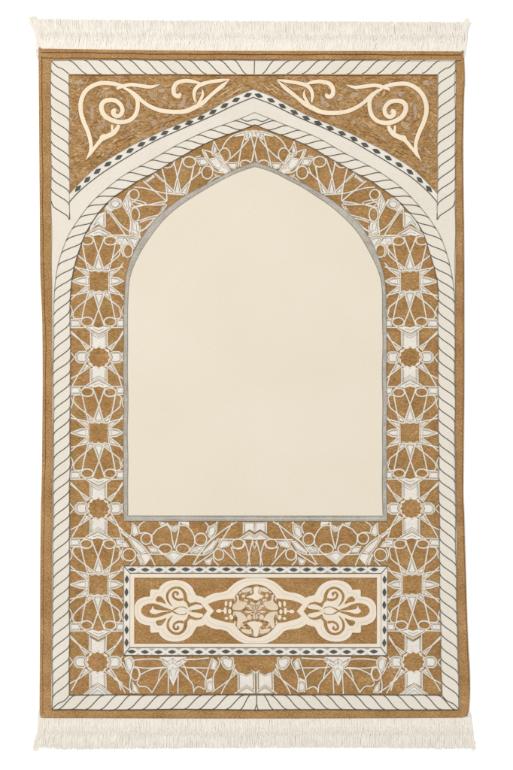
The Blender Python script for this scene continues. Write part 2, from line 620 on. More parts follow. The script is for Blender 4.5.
W(c((295, 480), (290, 560)), 0.9)
W(c((150, 605), (160, 640), (80, 733)), 1.0)
O(c(*ell(208, 668, 36, 46)))
F(c((20, 560), (60, 545), (20, 548)))
# --- the fan on the shoulder
a = tile(130, 130, 7.33)
F(a((8, 660), (60, 672), (72, 742), (28, 742)))
F(a((170, 318), (188, 312), (250, 372), (240, 384)))
F(a((400, 470), (440, 376), (452, 372), (424, 478)))
F(a((100, 425), (60, 412), (130, 424), (180, 440)))
FG(a((268, 400), (330, 466), (274, 470)), 0.55)
FG(a((347, 332), (373, 466), (323, 466)), 0.6)
FG(a((440, 372), (412, 470), (368, 466)), 0.6)
FG(a((185, 538), (262, 520), (262, 545)), 0.55)
FG(a((266, 558), (212, 612), (238, 560)), 0.6)
FG(a((100, 380), (170, 325), (182, 345), (115, 395)), 0.7)
FG(a((380, 200), (320, 240), (345, 215)), 0.5)
W(a((235, 280), (262, 400), (272, 520)))
W(a((180, 312), (245, 372), (335, 468)))
W(a((95, 375), (170, 435), (268, 520)))
W(a((320, 235), (342, 330), (378, 470)))
W(a((388, 208), (350, 325), (318, 468)))
W(a((466, 268), (437, 400), (405, 500)))
W(a((520, 305), (440, 375), (362, 468)))
W(a((245, 268), (275, 277), (308, 264), (332, 222)), 0.95)
O(a(*ell(436, 235, 48, 38)))
W(a((30, 420), (100, 425), (170, 442), (265, 465), (400, 478)), 1.0)
W(a((-5, 518), (110, 548), (200, 532), (272, 520)), 1.0)
W(a((-5, 578), (90, 550), (200, 548), (262, 545)), 1.0)
W(a((272, 545), (220, 612), (140, 640), (60, 668)), 1.0)
W(a((215, 612), (165, 670), (110, 725), (50, 752)), 1.0)
FG(a((480, 208), (520, 195), (520, 245), (490, 238)), 0.7)
W(a((480, 200), (520, 190)), 0.9)
# --- towards the apex
b = tile(190, 100, 7.33)
FG(b((162, 395), (178, 302), (198, 352), (192, 402)), 0.65)
FG(b((135, 432), (202, 418), (244, 492), (204, 514), (162, 482)), 0.78)
FG(b((42, 432), (114, 426), (132, 475), (75, 480)), 0.75)
FG(b((276, 465), (348, 460), (332, 512), (292, 502)), 0.75)
FG(b((178, 540), (224, 560), (182, 574)), 0.6)
FG(b((392, 238), (430, 222), (442, 268), (408, 295)), 0.6)
FG(b((440, 228), (474, 232), (462, 270)), 0.6)
F(b((300, 266), (400, 226), (480, 220), (480, 264), (440, 277), (408, 296), (392, 262), (340, 270)))
F(b((205, 408), (222, 392), (262, 462), (300, 520), (286, 530), (244, 492)))
F(b((90, 362), (112, 368), (140, 430), (126, 432)))
F(b((236, 495), (290, 522), (262, 545), (205, 520)))
W(b((238, 352), (268, 302), (318, 262), (405, 232)))
O(b(*ell(255, 405, 44, 52)))
W(b((432, 288), (372, 360), (298, 432)))
W(b((402, 268), (376, 360), (350, 495)))
W(b((448, 262), (470, 350), (494, 452)))
O(b(*ell(406, 470, 42, 30)))
W(b((90, 362), (145, 377), (205, 412), (250, 470), (296, 525)))
W(b((90, 362), (122, 432), (182, 520), (245, 535)))
O(b(*ell(125, 530, 42, 46)))
W(b((-5, 418), (40, 430), (75, 482)), 0.95)
W(b((28, 488), (8, 585)), 0.95)
W(b((78, 490), (55, 545), (-5, 592)), 0.95)
W(b((178, 300), (162, 395), (205, 415)), 0.9)
W(b((178, 300), (200, 352), (218, 382), (182, 402)), 0.9)
W(b((128, 612), (170, 574), (205, 560)), 0.9)
W(b((25, 430), (118, 424)), 0.85)
W(b((250, 465), (350, 460)), 0.85)
W(b((425, 240), (440, 225), (455, 245), (472, 226)), 0.8, False)
G(b((400, 260), (425, 250), (432, 275)), 0.5)
# --- horizontal band between niche and panel
f = tile(120, 510, 6.4125)
F(f((386, 76), (440, 76), (446, 106), (420, 102), (400, 96)))
F(f((252, 72), (300, 86), (270, 106)))
F(f((0, 112), (60, 160), (70, 180), (58, 190), (0, 140)))
F(f((100, 280), (128, 288), (185, 280), (205, 300), (180, 330), (160, 352)))
FG(f((80, 80), (112, 108), (126, 150), (92, 172), (76, 150)), 0.75)
FG(f((60, 190), (76, 176), (150, 234), (182, 272), (140, 284), (82, 242)), 0.8)
F(f((0, 200), (42, 204), (62, 238), (20, 240), (0, 232)))
G(f((0, 206), (38, 210), (52, 232)), 0.5)
FG(f((104, 284), (150, 318), (156, 352), (130, 350)), 0.7)
FG(f((180, 236), (240, 240), (256, 272), (202, 274)), 0.75)
FG(f((300, 286), (345, 262), (402, 286), (348, 340)), 0.72)
FG(f((460, 255), (500, 240), (522, 256), (450, 278)), 0.7)
FG(f((302, 84), (342, 108), (384, 84), (352, 138)), 0.6)
W(f((-5, 116), (60, 165), (130, 215), (186, 277), (226, 358)))
W(f((80, 80), (75, 150), (60, 190), (128, 290), (158, 358)), 0.95)
W(f((165, 68), (145, 80), (120, 105), (126, 150)), 0.95)
O(f(*ell(170, 183, 36, 36)))
W(f((126, 150), (165, 143), (207, 157), (240, 122), (300, 95)), 1.0)
W(f((206, 160), (212, 215), (252, 237)), 1.0)
W(f((300, 92), (325, 130), (336, 190), (350, 248)), 1.0)
W(f((378, 76), (376, 130), (364, 190), (350, 248)), 1.0)
W(f((380, 100), (432, 108), (474, 160), (480, 215), (452, 250)), 1.0)
O(f(*ell(290, 250, 45, 32)))
O(f(*ell(405, 250, 45, 32)))
F(f((248, 252), (300, 284), (345, 260), (402, 284), (458, 250), (402, 300), (346, 346), (292, 292)))
W(f((246, 252), (292, 292), (346, 346), (402, 300), (460, 250)), 1.0, False)
W(f((186, 282), (300, 286)), 0.85)
W(f((402, 286), (505, 286)), 0.85)
W(f((180, 234), (252, 240)), 0.85)
W(f((60, 362), (102, 318)), 0.9)
O(f(*ell(60, 288, 42, 38)))
W(f((250, 72), (268, 100), (302, 88)), 0.85)
W(f((300, 80), (350, 140), (386, 78)), 0.85)
g = tile(190, 510, 6.4125)
FG(g((120, 110), (164, 95), (166, 150), (130, 182), (112, 165)), 0.75)
FG(g((188, 192), (270, 200), (250, 236), (178, 252)), 0.78)
FG(g((150, 196), (186, 194), (150, 252), (84, 284), (80, 262)), 0.78)
FG(g((-4, 246), (90, 220), (60, 276), (8, 278)), 0.75)
FG(g((346, 78), (412, 78), (416, 140), (380, 126), (346, 146)), 0.84)
F(g((318, 188), (380, 142), (420, 167), (422, 190)))
G(g((338, 184), (380, 154), (412, 176)), 0.5)
FG(g((90, 322), (146, 300), (132, 352), (104, 348)), 0.7)
W(g((95, 75), (116, 105), (102, 150)), 0.95)
W(g((170, 72), (165, 150), (110, 212), (75, 265)), 0.9)
W(g((120, 110), (180, 78)), 0.9)
O(g(*ell(70, 187, 39, 39)))
W(g((300, 75), (240, 113), (170, 165), (110, 215), (62, 278), (18, 352)))
W(g((272, 78), (240, 140), (190, 220), (160, 262), (90, 312), (28, 352)))
W(g((170, 188), (335, 188)), 0.9)
W(g((0, 285), (90, 285), (150, 258)), 0.85)
O(g(*ell(310, 218, 42, 31)))
W(g((312, 188), (380, 140), (421, 166)), 1.0, False)
W(g((341, 75), (341, 150)), 0.9)
W(g((348, 192), (375, 270), (386, 356)), 1.0)
W(g((404, 192), (386, 270), (370, 356)), 1.0)
W(g((412, 200), (405, 222), (420, 250)), 0.8)
O(g(*ell(186, 285, 33, 36)))
W(g((152, 282), (152, 318), (184, 356)), 0.95)
W(g((215, 252), (262, 302), (314, 356)), 1.0)
W(g((264, 242), (278, 275), (288, 312)), 0.95)
W(g((345, 215), (332, 240), (290, 246), (262, 240)), 0.8)
# --- band under the panel
h = tile(115, 645, 6.4125)
FG(h((60, 85), (92, 72), (116, 108), (118, 150), (100, 182), (76, 152)), 0.75)
F(h((286, 76), (456, 76), (470, 96), (440, 122), (402, 150), (414, 170), (373, 262), (332, 172), (340, 148), (308, 124)))
G(h((300, 84), (340, 108), (372, 84), (400, 108), (446, 84)), 0.5)
FG(h((288, 80), (340, 108), (370, 128), (342, 140), (310, 122)), 0.65)
FG(h((445, 82), (398, 108), (372, 128), (400, 142), (432, 122)), 0.65)
FG(h((345, 160), (372, 128), (408, 160), (374, 258)), 0.66)
FG(h((106, 230), (140, 268), (154, 308), (114, 308)), 0.72)
FG(h((372, 70), (382, 122), (372, 130), (362, 122)), 0.6)
W(h((50, 108), (78, 168), (100, 200), (94, 255), (100, 310)), 0.95)
W(h((95, 72), (122, 105), (116, 150), (100, 192)), 0.95)
W(h((118, 100), (200, 90), (288, 92), (312, 122)), 1.0)
W(h((118, 138), (200, 148), (320, 142)), 1.0)
O(h(*ell(130, 186, 29, 40)), 0.95)
W(h((150, 148), (162, 190), (142, 240)), 0.9)
W(h((164, 190), (240, 154), (340, 146)), 1.0)
W(h((140, 244), (158, 264), (202, 268), (236, 305)), 1.0)
W(h((336, 158), (280, 228), (236, 305)), 1.0)
W(h((302, 145), (285, 185), (276, 235)), 0.85)
W(h((345, 160), (342, 312)), 0.9)
W(h((406, 190), (402, 312)), 0.9)
W(h((400, 145), (462, 212), (496, 252), (505, 300)), 1.0)
W(h((440, 120), (458, 172), (470, 215)), 0.9)
W(h((425, 140), (520, 150)), 0.95)
W(h((440, 100), (455, 94), (520, 90)), 0.95)
W(h((-8, 205), (30, 250), (66, 310)), 0.95)
W(h((-8, 212), (60, 268), (125, 312)), 0.95)
i_ = tile(185, 645, 6.4125)
FG(i_((180, 80), (212, 110), (196, 160), (164, 150)), 0.7)
F(i_((134, 226), (182, 204), (186, 300), (136, 300)))
O(i_(*ell(159, 266, 21, 30)), 0.7)
FG(i_((234, 85), (268, 78), (286, 92), (306, 82), (312, 112), (302, 150), (268, 156), (240, 124)), 0.78)
FG(i_((320, 148), (338, 166), (302, 212), (288, 202)), 0.6)
F(i_((344, 176), (372, 180), (394, 192), (416, 180), (441, 170), (441, 310), (344, 310)))
G(i_((350, 184), (394, 198), (436, 178)), 0.5)
G(i_((350, 184), (350, 282)), 0.5)
G(i_((436, 178), (436, 286)), 0.5)
W(i_((0, 90), (80, 88), (158, 80)), 0.95)
W(i_((0, 146), (158, 146)), 0.95)
W(i_((50, 150), (108, 182), (138, 222)), 0.95)
W(i_((55, 305), (62, 282), (88, 266), (124, 282)), 0.95)
W(i_((175, 80), (150, 158), (132, 220), (128, 285)), 0.95)
W(i_((214, 80), (222, 120), (182, 202), (186, 295)), 0.95)
W(i_((322, 122), (290, 212), (255, 265), (230, 315)), 0.95)
W(i_((342, 170), (262, 240), (175, 300)), 0.95)
O(i_((234, 85), (268, 78), (286, 92), (306, 82), (312, 112), (302, 150), (268, 156), (240, 124)), 0.8)
W(i_((341, 172), (341, 300)), 0.9)
W(i_((444, 165), (444, 310)), 0.9)
W(i_((318, 314), (394, 260), (442, 292)), 1.0, False)
G(i_((345, 308), (394, 274), (438, 302)), 0.6)
W(i_((425, 160), (458, 178)), 0.8)

lat = Sheet()
lat_bg = [(x - 1.5, y) for x, y in ri] + [(x + 1.5, y) for x, y in mir(ri[::-1], A_mid)]
lat_bg = ri + mir(ri[::-1][1:], A_mid)
lat.fill(inset(lat_bg, -1.2), Z0 + 0.00005, 'brown')
for side in (0, 1):
    for p in prims:
        pts = mir(p[1], A_lat) if side else p[1]
        if p[0] == 'fill':
            lat.fill(pts, ZL1 if p[2] == 'white' else ZL2 + 0.0001, p[2])
        else:
            if p[2] == 'line':      # wider taupe line under every strap
                lat.line(pts, p[3] + 1.25, ZL1 + 0.0001, 'understroke', p[4], p[5], h=0.00006)
            lat.line(pts, p[3] + (0.15 if p[2] == 'line' else 0), ZL3 if p[2] == 'midgrey' else ZL2, p[2], p[4], p[5])
flip_up(lat.build('star_lattice', rug))

# ------------------------------------------------------------------ cream border with rope lines
cream_l = [(50.6, 60.2), (51.0, 165), (51.9, 300), (53.0, 380), (53.0, 440), (52.4, 510), (52.0, 600), (51.6, 709.8)]
bo = Sheet()
outer = cream_l + mir(cream_l[::-1], A_out)
hole = ri + mir(ri[::-1][1:], A_mid)
bo.fill(outer, ZB, 'cream', holes=[hole], skirt=0.0013)
RW = 0.92
# frame outlines
bo.line([(x + 0.3, y) for x, y in catmull(cream_l, 5)], 0.55, ZB1, 'midgrey')
bo.line(mir([(x + 0.3, y) for x, y in catmull(cream_l, 5)], A_out), 0.55, ZB1, 'midgrey')
bo.line([(50.8, 60.4), (150, 60.4), (254, 60.7), (455, 60.9)], 0.6, ZB1, 'midgrey')
bo.line([(52, 709.6), (254, 709.5), (459, 709.8)], 1.0, ZB1, 'dark')
bo.line([(69.2, 694.9), (255, 694.8), (442, 694.9)], 1.0, ZB1, 'dark')
for pts, A in ((ro, A_mid), (ri, A_mid)):
    for q in (pts, mir(pts, A)):
        n = len(q)
        bo.line(q, [0.6 if y > 300 and pts is ro else 0.75 for _, y in q], ZB1,
                'dark' if pts is ri else 'midgrey', smooth=False)
for q in (ri, mir(ri, A_mid)):
    bo.line([(x, y) for x, y in q if y > 300], 0.5, ZB1 + 0.00005, 'grey', smooth=False)
xin = [(69.2, 74), (69.4, 120), (69.6, 180), (69.8, 216)]
bo.line(xin, 0.8, ZB1, 'midgrey')
bo.line(mir(xin, A_spa), 0.8, ZB1, 'midgrey')


def twist(c0, c1, s0, ln, A=None, wd=RW, n=12):
    """one S-shaped rope line crossing the strip between two curves given as functions of s"""
    pts = []
    for k in range(n + 1):
        t = k / n
        e = t * t * (3 - 2 * t)
        e = 0.92 * e + 0.08 * t
        p, q = c0(s0 + t * ln), c1(s0 + t * ln)
        pts.append((p[0] + (q[0] - p[0]) * e, p[1] + (q[1] - p[1]) * e))
    if A:
        pts = mir(pts, A)
    bo.line(pts, wd, ZB1, 'dark', smooth=False)


# upper strip, both halves lean towards the middle
x = 71.0
xs = []
while x < 246:
    xs.append(x)
    x += 15.0
for x in xs:
    ln = 17.5 if x < 230 else 12
    twist(lambda s: (s, 60.6), lambda s: (s, 73.8), x - 2, ln)
    twist(lambda s: (s, 60.6), lambda s: (s, 73.8), x - 2, ln, lambda y: 508.4)
bo.line([(254.2, 60.6), (254.2, 73.9)], 0.9, ZB1, 'dark')
bo.line([(50.8, 60.5), (57, 66.5), (63, 69), (69, 74)], RW, ZB1, 'dark')
bo.line(mir([(50.8, 60.5), (57, 66.5), (63, 69), (69, 74)], A_spa), RW, ZB1, 'dark')
# short side strips beside the spandrel
y = 70.0
while y < 196:
    for A in (None, A_spa):
        twist(lambda s: (51.2 + 0.004 * (s - 60), s), lambda s: (69.3, s), y, 16.0, A)
    y += 11.9
for A in (None, A_spa):
    pts = [(51.8, 201), (54, 206.5), (61, 211.5), (67, 215.5), (69.7, 219.5), (69.7, 213)]
    bo.line(mir(pts, A) if A else pts, RW, ZB1, 'dark')


# rope that climbs the sides and bends over the arch
def arclen(pts):
    d = [0.0]
    for p, q in zip(pts, pts[1:]):
        d.append(d[-1] + math.hypot(q[0] - p[0], q[1] - p[1]))
    return d


def at(pts, d, s):
    s = max(0.0, min(s, d[-1]))
    lo, hi = 0, len(d) - 1
    while hi - lo > 1:
        m_ = (lo + hi) // 2
        if d[m_] <= s:
            lo = m_
        else:
            hi = m_
    t = (s - d[lo]) / max(d[hi] - d[lo], 1e-9)
    return (pts[lo][0] + (pts[hi][0] - pts[lo][0]) * t, pts[lo][1] + (pts[hi][1] - pts[lo][1]) * t)


def nearest_s(pts, d, p):
    best = min(range(len(pts)), key=lambda i: (pts[i][0] - p[0]) ** 2 + (pts[i][1] - p[1]) ** 2)
    return d[best]


ro_d = resample(ro, 1.0)
ri_d = resample(ri, 0.5)
d_ro, d_ri = arclen(ro_d), arclen(ri_d)
pair = []
last = 0.0
for p in ro_d:
    s = max(last, nearest_s(ri_d, d_ri, p))
    pair.append(s)
    last = s
# smooth the pairing so the lines fan evenly
for _ in range(30):
    pair = [pair[0]] + [(pair[i - 1] + pair[i] + pair[i + 1]) / 3 for i in range(1, len(pair) - 1)] + [pair[-1]]


def c_out(s):
    return at(ro_d, d_ro, s)


def c_in(s):
    i = max(0, min(int(s), len(pair) - 1))
    j = min(i + 1, len(pair) - 1)
    t = min(max(s - i, 0), 1)
    return at(ri_d, d_ri, pair[i] + (pair[j] - pair[i]) * t)


total = d_ro[-1]
s = 12.0
while s < total - 11:
    frac = s / total
    step = 11.95 if s < 420 else 13.2
    ln = 16.5 if s < 400 else (16.5 + 1.5 * min((s - 400) / 60, 1))
    for A in (None, A_mid):
        twist(c_out, c_in, s, min(ln, total - s), A)
    s += step
bo.line([(240.5, 118.5), (247, 121.0), (254.5, 119.2), (262, 121.4), (268.5, 119)], 0.9, ZB1, 'dark')
# lower strip
x = 58.0
while x < 250:
    for A in (None, lambda y: 513.2):
        twist(lambda s: (s, 709.3), lambda s: (s, 695.1), x, 17.5 if x < 238 else 10, A)
    x += 14.0
bo.line([(256.6, 695.2), (256.8, 704), (258.5, 709.4)], 0.9, ZB1, 'dark')
bo.line([(256.6, 704), (255, 709.4)], 0.8, ZB1, 'dark')
bo.line([(52, 709.2), (58, 703.5), (65, 700), (69.2, 694.9)], RW, ZB1, 'dark')
bo.line(mir([(52, 709.2), (58, 703.5), (65, 700), (69.2, 694.9)], A_out), RW, ZB1, 'dark')
flip_up(bo.build('rope_border', rug))

# ------------------------------------------------------------------ spandrels with scrolls
sp = Sheet()
sp_poly = [(69.6, 74.4)] + [(69.6, 193.8)] + ch[1:] + mir(ch[::-1][1:-1], A_spa) + mir([(69.6, 193.8)], A_spa) + \
          mir([(69.6, 74.4)], A_spa)
sp.fill(sp_poly, ZB1, 'spandrel', skirt=0.0003)
sp.line([(69.6, 75.2), (160, 75.2), (254, 75.5), (437, 75.4)], 1.5, ZB1 + 0.00005, 'seam', h=0.0001)
random.seed(5)
# carved streaks that run with the scrolls
t6 = tile(60, 60, 7.33)
t120 = tile(120, 60, 7.33)
t180 = tile(180, 60, 7.33)
streaks = []
for side in (0, 1):
    for k in range(7):
        px, py = 225 + k * 3.2, 81 + random.uniform(0, 10)
        q = [(px, py), (px - 6, py + 4.5), (px - 14, py + 8.5 + random.uniform(-1, 1))]
        if px - 14 < 205:
            continue
        streaks.append((mir(q, A_spa) if side else q, 'seam' if k % 2 else 'buff'))
    for k in range(16):
        px, py = random.uniform(92, 196), 0
        py = lerp_x([(y_, x_) for x_, y_ in ch], px) - random.uniform(5, 13) if False else None
        base = min(ch, key=lambda p: abs(p[0] - px))[1]
        py = base - random.uniform(4, 11)
        q = [(px, py), (px + 5, py - 3.4), (px + 11, py - 5.6 + random.uniform(-1, 1))]
        streaks.append((mir(q, A_spa) if side else q, 'seam'))
for q, mm in streaks:
    sp.line(q, [0.2, 0.7, 0.15], ZB1 + 0.00012, mm, h=0.00004)
random.seed(21)
leafs = [t6((228, 330), (246, 350), (244, 400), (232, 440), (222, 390)), t6((100, 165), (150, 150), (178, 172), (140, 190)),
         t6((300, 470), (330, 455), (318, 500), (285, 520), (270, 500)),
         t120((205, 250), (240, 240), (268, 258), (262, 276), (225, 272)),
         t120((325, 250), (352, 262), (345, 300), (318, 282)), t120((285, 215), (318, 208), (330, 222), (305, 234)),
         t120((225, 450), (250, 440), (268, 458), (245, 476)), t120((280, 285), (310, 300), (350, 318), (320, 316)),
         t180((20, 290), (45, 250), (40, 320), (15, 345)), t120((45, 320), (85, 330), (80, 365), (50, 350)),
         t120((420, 330), (455, 300), (480, 325), (440, 348)), t6((300, 245), (340, 230), (400, 240), (350, 255))]
for side in (0, 1):
    for q in leafs:
        q = catmull(q, 4, True)
        sp.fill(mir(q, A_spa) if side else q, ZB1 + 0.00006, 'faded')
    cnt = 0
    while cnt < 75:              # tone-on-tone leaves filling the ground
        px, py = random.uniform(74, 246), random.uniform(79, 188)
        lim = min(ch, key=lambda p: abs(p[0] - px))[1]
        if py > lim - 5:
            continue
        cnt += 1
        ang = -0.62 + random.gauss(0, 0.45)
        dx_, dy_ = px - 112, py - 108
        if dx_ * dx_ + dy_ * dy_ < 36 ** 2:
            ang = math.atan2(dy_, dx_) + math.pi / 2 + random.gauss(0, 0.5)
        L_, w_ = random.uniform(4.5, 9), random.uniform(1.6, 3.0)
        q = [(px + math.cos(ang) * (t - .5) * L_ - math.sin(ang) * 1.2 * math.sin(t * 3.14),
              py + math.sin(ang) * (t - .5) * L_ + math.cos(ang) * 1.2 * math.sin(t * 3.14)) for t in (0, .25, .5, .75, 1)]
        if any(p_[1] < 77.5 or p_[0] < 71.5 for p_ in q):
            continue
        col_ = random.choice(['faded', 'faded', 'streaklight'])
        q2 = [(x_ + 0.35, y_ + 0.35) for x_, y_ in q]  # offset dark copy, a shadow painted along one side of the leaf
        sp.line(mir(q2, A_spa) if side else q2, [0.2, w_ * .75, w_, w_ * .6, 0.2], ZB1 + 0.00007, 'streakdark', h=0.00003)
        sp.line(mir(q, A_spa) if side else q, [0.2, w_ * .75, w_, w_ * .6, 0.1], ZB1 + 0.00012, col_, h=0.00004)
    cnt = 0
    while cnt < 240:
        px, py = random.uniform(71, 248), random.uniform(77, 192)
        lim = min(ch, key=lambda p: abs(p[0] - px))[1]
        if py > lim - 3.5:
            continue
        cnt += 1
        # strands sweep up along the arch and curl round the big spiral
        ang = -0.62 + random.gauss(0, 0.22)
        dx_, dy_ = px - 112, py - 108
        if dx_ * dx_ + dy_ * dy_ < 33 ** 2:
            ang = math.atan2(dy_, dx_) + math.pi / 2 + random.gauss(0, 0.25)
        elif px > 150 and py < 95:
            ang = random.gauss(-0.15, 0.4)
        ln_ = random.uniform(2.2, 6.5)
        bend = random.gauss(0, 0.25)
        q = [(px - math.cos(ang) * ln_ / 2, py - math.sin(ang) * ln_ / 2), (px + bend * math.sin(ang) * 2, py + bend * 2),
             (px + math.cos(ang) * ln_ / 2, py + math.sin(ang) * ln_ / 2)]
        if any(p_[1] < 76.5 or p_[0] < 70.2 for p_ in q):
            continue
        sp.line(mir(q, A_spa) if side else q, [0.12, random.uniform(0.4, 0.85), 0.12], ZB1 + 0.0001,
                random.choice(['streakdark', 'streakdark', 'streaklight', 'streaklight', 'faded']), h=0.00004)
spandrel = sp.build('spandrel', rug)
flip_up(spandrel)

scroll = [
    (t6((200, 720), (224, 672), (228, 610), (206, 530), (172, 450), (153, 370), (158, 300), (185, 240), (235, 196),
        (300, 170), (370, 170), (440, 184), (470, 192)),
     [1.6, 3.0, 3.6, 4.0, 4.2, 4.3, 4.3, 4.3, 4.2, 4.0, 3.9, 3.4, 1.5]),
    (t120((-22, 212), (30, 192), (90, 182), (160, 190), (230, 196), (302, 178)), [2.2, 3.4, 3.6, 3.6, 3.2, 0.3]),
    (t6((470, 205), (530, 240), (565, 290), (568, 350), (552, 402), (515, 440), (465, 455), (415, 452), (360, 430),
        (318, 395), (302, 345), (320, 308), (362, 294), (412, 302), (448, 335), (458, 372), (446, 400), (420, 412),
        (396, 398), (393, 376), (412, 364)),
     [2.0, 3.6, 4.0, 4.0, 4.0, 4.0, 4.2, 4.4, 4.5, 4.6, 4.6, 4.5, 4.3, 4.2, 4.1, 4.0, 4.0, 4.0, 4.4, 4.8, 3.0]),
    (t120((100, 236), (130, 272), (180, 316), (240, 350), (310, 374), (400, 384), (480, 378), (540, 350), (600, 318),
          (650, 275), (700, 234), (750, 195), (808, 143)),
     [2.0, 3.6, 3.6, 3.8, 4.0, 4.2, 4.4, 4.6, 4.2, 3.6, 3.6, 3.8, 0.4]),
    (t180((368, 142), (300, 152), (220, 162), (152, 182), (116, 215), (105, 255), (112, 305)),
     [0.6, 3.2, 3.4, 3.8, 3.6, 3.2, 1.6]),
    (t180((150, 172), (100, 160), (40, 156), (-20, 172), (-45, 210), (-42, 250), (-16, 268), (2, 256), (-6, 246)),
     [1.8, 3.4, 3.8, 4.2, 4.2, 4.2, 4.0, 3.4, 1.5]),
    (t180((162, 212), (168, 250), (150, 292), (122, 328)), [0.5, 2.6, 2.8, 1.5]),
    (t6((186, 738), (222, 692), (260, 640), (305, 585), (345, 562), (392, 538), (420, 505), (432, 476)),
     [0.4, 2.6, 3.2, 4.0, 4.6, 4.6, 4.0, 3.2]),
    (t6((383, 474), (384, 505), (388, 535)), [2.4, 2.4, 2.6]),
    (t6((300, 592), (308, 562), (345, 552)), [1.5, 3.0, 2.0]),
]
for side in (0, 1):
    sc_ = Sheet()
    for pts, ws in scroll:
        q = [(p[0], p[1]) for p in pts]
        if side:
            q = [(x_, y_ + 0.7) for x_, y_ in mir(q, A_spa)]
        ws = [w_ * 1.06 for w_ in ws]
        sc_.line(q, [w_ + 1.1 for w_ in ws], ZB1 + 0.0002, 'seam', h=0.00008)
        sc_.line(q, ws, ZB1 + 0.00038, 'warm', h=0.00028)
    o = sc_.build('scroll', spandrel)
    flip_up(o)

# ------------------------------------------------------------------ diamond chain over the arch
dc = Sheet()


def diamond(sheet, x_, y_, ang, hl, hw, z):
    ca, sa = math.cos(ang), math.sin(ang)
    P = [(-hl, 0), (-hl * 0.48, -hw * 0.64), (0, -hw), (hl * 0.48, -hw * 0.64), (hl, 0), (hl * 0.48, hw * 0.64), (0, hw),
         (-hl * 0.48, hw * 0.64)]
    sheet.fill([(x_ + u * ca - v * sa, y_ + u * sa + v * ca) for u, v in P], z, 'diamond')


band = ch + cl[::-1]
dc.fill(ch + mir(ch[::-1][1:], A_spa) + mir(cl, A_spa) + cl[::-1][1:], ZB1 + 0.0001, 'white', skirt=0.0003)
for q in (ch, cl):
    for r in (q, mir(q, A_spa)):
        dc.line(r, 0.95 if q is cl else 0.6, ZB2, 'dark' if q is cl else 'midgrey', smooth=False)
rh, rl = resample(ch, 0.5), resample(cl, 0.5)
d_h, d_l = arclen(rh), arclen(rl)
n = int(d_h[-1] / 13.0)
for k in range(n + 1):
    sh = d_h[-1] - 7.0 - k * 13.1
    if sh < 3:
        break
    p = at(rh, d_h, sh)
    q = min(rl, key=lambda r: (r[0] - p[0]) ** 2 + (r[1] - p[1]) ** 2)
    p2 = at(rh, d_h, sh + 2)
    mx_, my_ = (p[0] * 0.53 + q[0] * 0.47), (p[1] * 0.53 + q[1] * 0.47)
    ang = math.atan2(p2[1] - p[1], p2[0] - p[0])
    diamond(dc, mx_, my_, ang, 4.7, 2.35, ZB2)
    diamond(dc, A_spa(my_) - mx_, my_ + 0.5, -ang, 4.7, 2.35, ZB2)
flip_up(dc.build('diamond_chain', rug))

# ------------------------------------------------------------------ niche (plain field)
ni_in = [(127.9, 516.0), (127.9, 440), (127.8, 330), (128.0, 290.5), (128.8, 279.6), (131.8, 270), (137.3, 258.9),
         (147.7, 239.4), (158.7, 225.0), (170, 213.4), (187.3, 200.9), (199.6, 193.0), (206.4, 187.8), (224.1, 179.1),
         (237.7, 172.3), (247.3, 168.4), (255.1, 166.6)]
ni_out = [(123.7, 521.0), (123.7, 440), (123.9, 330), (124.5, 293), (125.4, 279.6), (127.2, 270), (131.4, 258.6),
          (141.2, 237.8), (154.6, 219.4), (166.8, 208.6), (184.6, 196.4), (199.6, 187.8), (207.7, 183.0),
          (224.1, 175.4), (237.7, 168.4), (248.7, 163.8), (255.1, 161.9)]
ni = Sheet()
no_ = relax([ni_out[0]] + catmull(ni_out[1:], 6), 2.0, 40)
nn = relax([ni_in[0]] + catmull(ni_in[1:], 6), 2.0, 40)
no_f = no_ + mir(no_[::-1][1:], A_nic)
nn_f = nn + mir(nn[::-1][1:], A_nic)
ni.fill(no_f, ZB, 'grey', skirt=0.0013)
ni.fill(nn_f, ZB + 0.0003, 'field', skirt=0.0003)
ni.line(nn_f, 0.8, ZB + 0.00035, 'midgrey', smooth=False, closed=True)
ni.line(no_f, 0.7, ZB + 0.0001, 'midgrey', smooth=False, closed=True)
ni.line([(126.0, 517.9), (255, 518.3), (384.2, 518.3)], 0.7, ZB + 0.0001, 'palegrey', smooth=False)
flip_up(ni.build('niche_field', rug))

# ------------------------------------------------------------------ oblong panel below the niche
pa = Sheet()
X0, X1, Y0, Y1 = 123.6, 387.4, 565.6, 655.8


def rect(x0, y0, x1, y1):
    return [(x0, y0), (x1, y0), (x1, y1), (x0, y1)]


pa.fill(rect(X0, Y0, X1, Y1), ZB, 'white', skirt=0.0013)
pa.line(rect(X0 + .3, Y0 + .3, X1 - .3, Y1 - .3), 0.9, ZB1, 'dark', False, True)
pa.fill(rect(129.6, 573.2, 381.2, 647.8), ZB1, 'panelcream', skirt=0.0003)
pa.line(rect(129.8, 573.4, 381.0, 647.6), 0.9, ZB1 + 0.0001, 'dark', False, True)
pa.fill(rect(134.2, 578.2, 376.6, 643.2), ZB1 + 0.0001, 'brown')
pa.line(rect(134.2, 578.2, 376.6, 643.2), 0.6, ZB1 + 0.0002, 'seam', False, True)
for (xa, ya) in ((X0, Y0), (X1, Y0), (X0, Y1), (X1, Y1)):
    xb = 129.8 if xa == X0 else 381.0
    yb = 573.4 if ya == Y0 else 647.6
    pa.line([(xa, ya), (xb, yb)], 0.8, ZB1, 'dark')
k = 0
x = 131.8
while x < 381:
    for yy in (569.4, 651.7):
        diamond(pa, x, yy, 0, 4.3, 2.05, ZB1 + 0.0001)
        # small wedges between the diamonds
        if x + 13.45 < 381:
            for sgn in (-1, 1):
                pa.fill([(x + 6.72 - 3.0, yy + sgn * 3.5), (x + 6.72 + 3.0, yy + sgn * 3.5), (x + 6.72, yy + sgn * 1.7)],
                        ZB1 + 0.00005, 'grey')
    x += 13.45
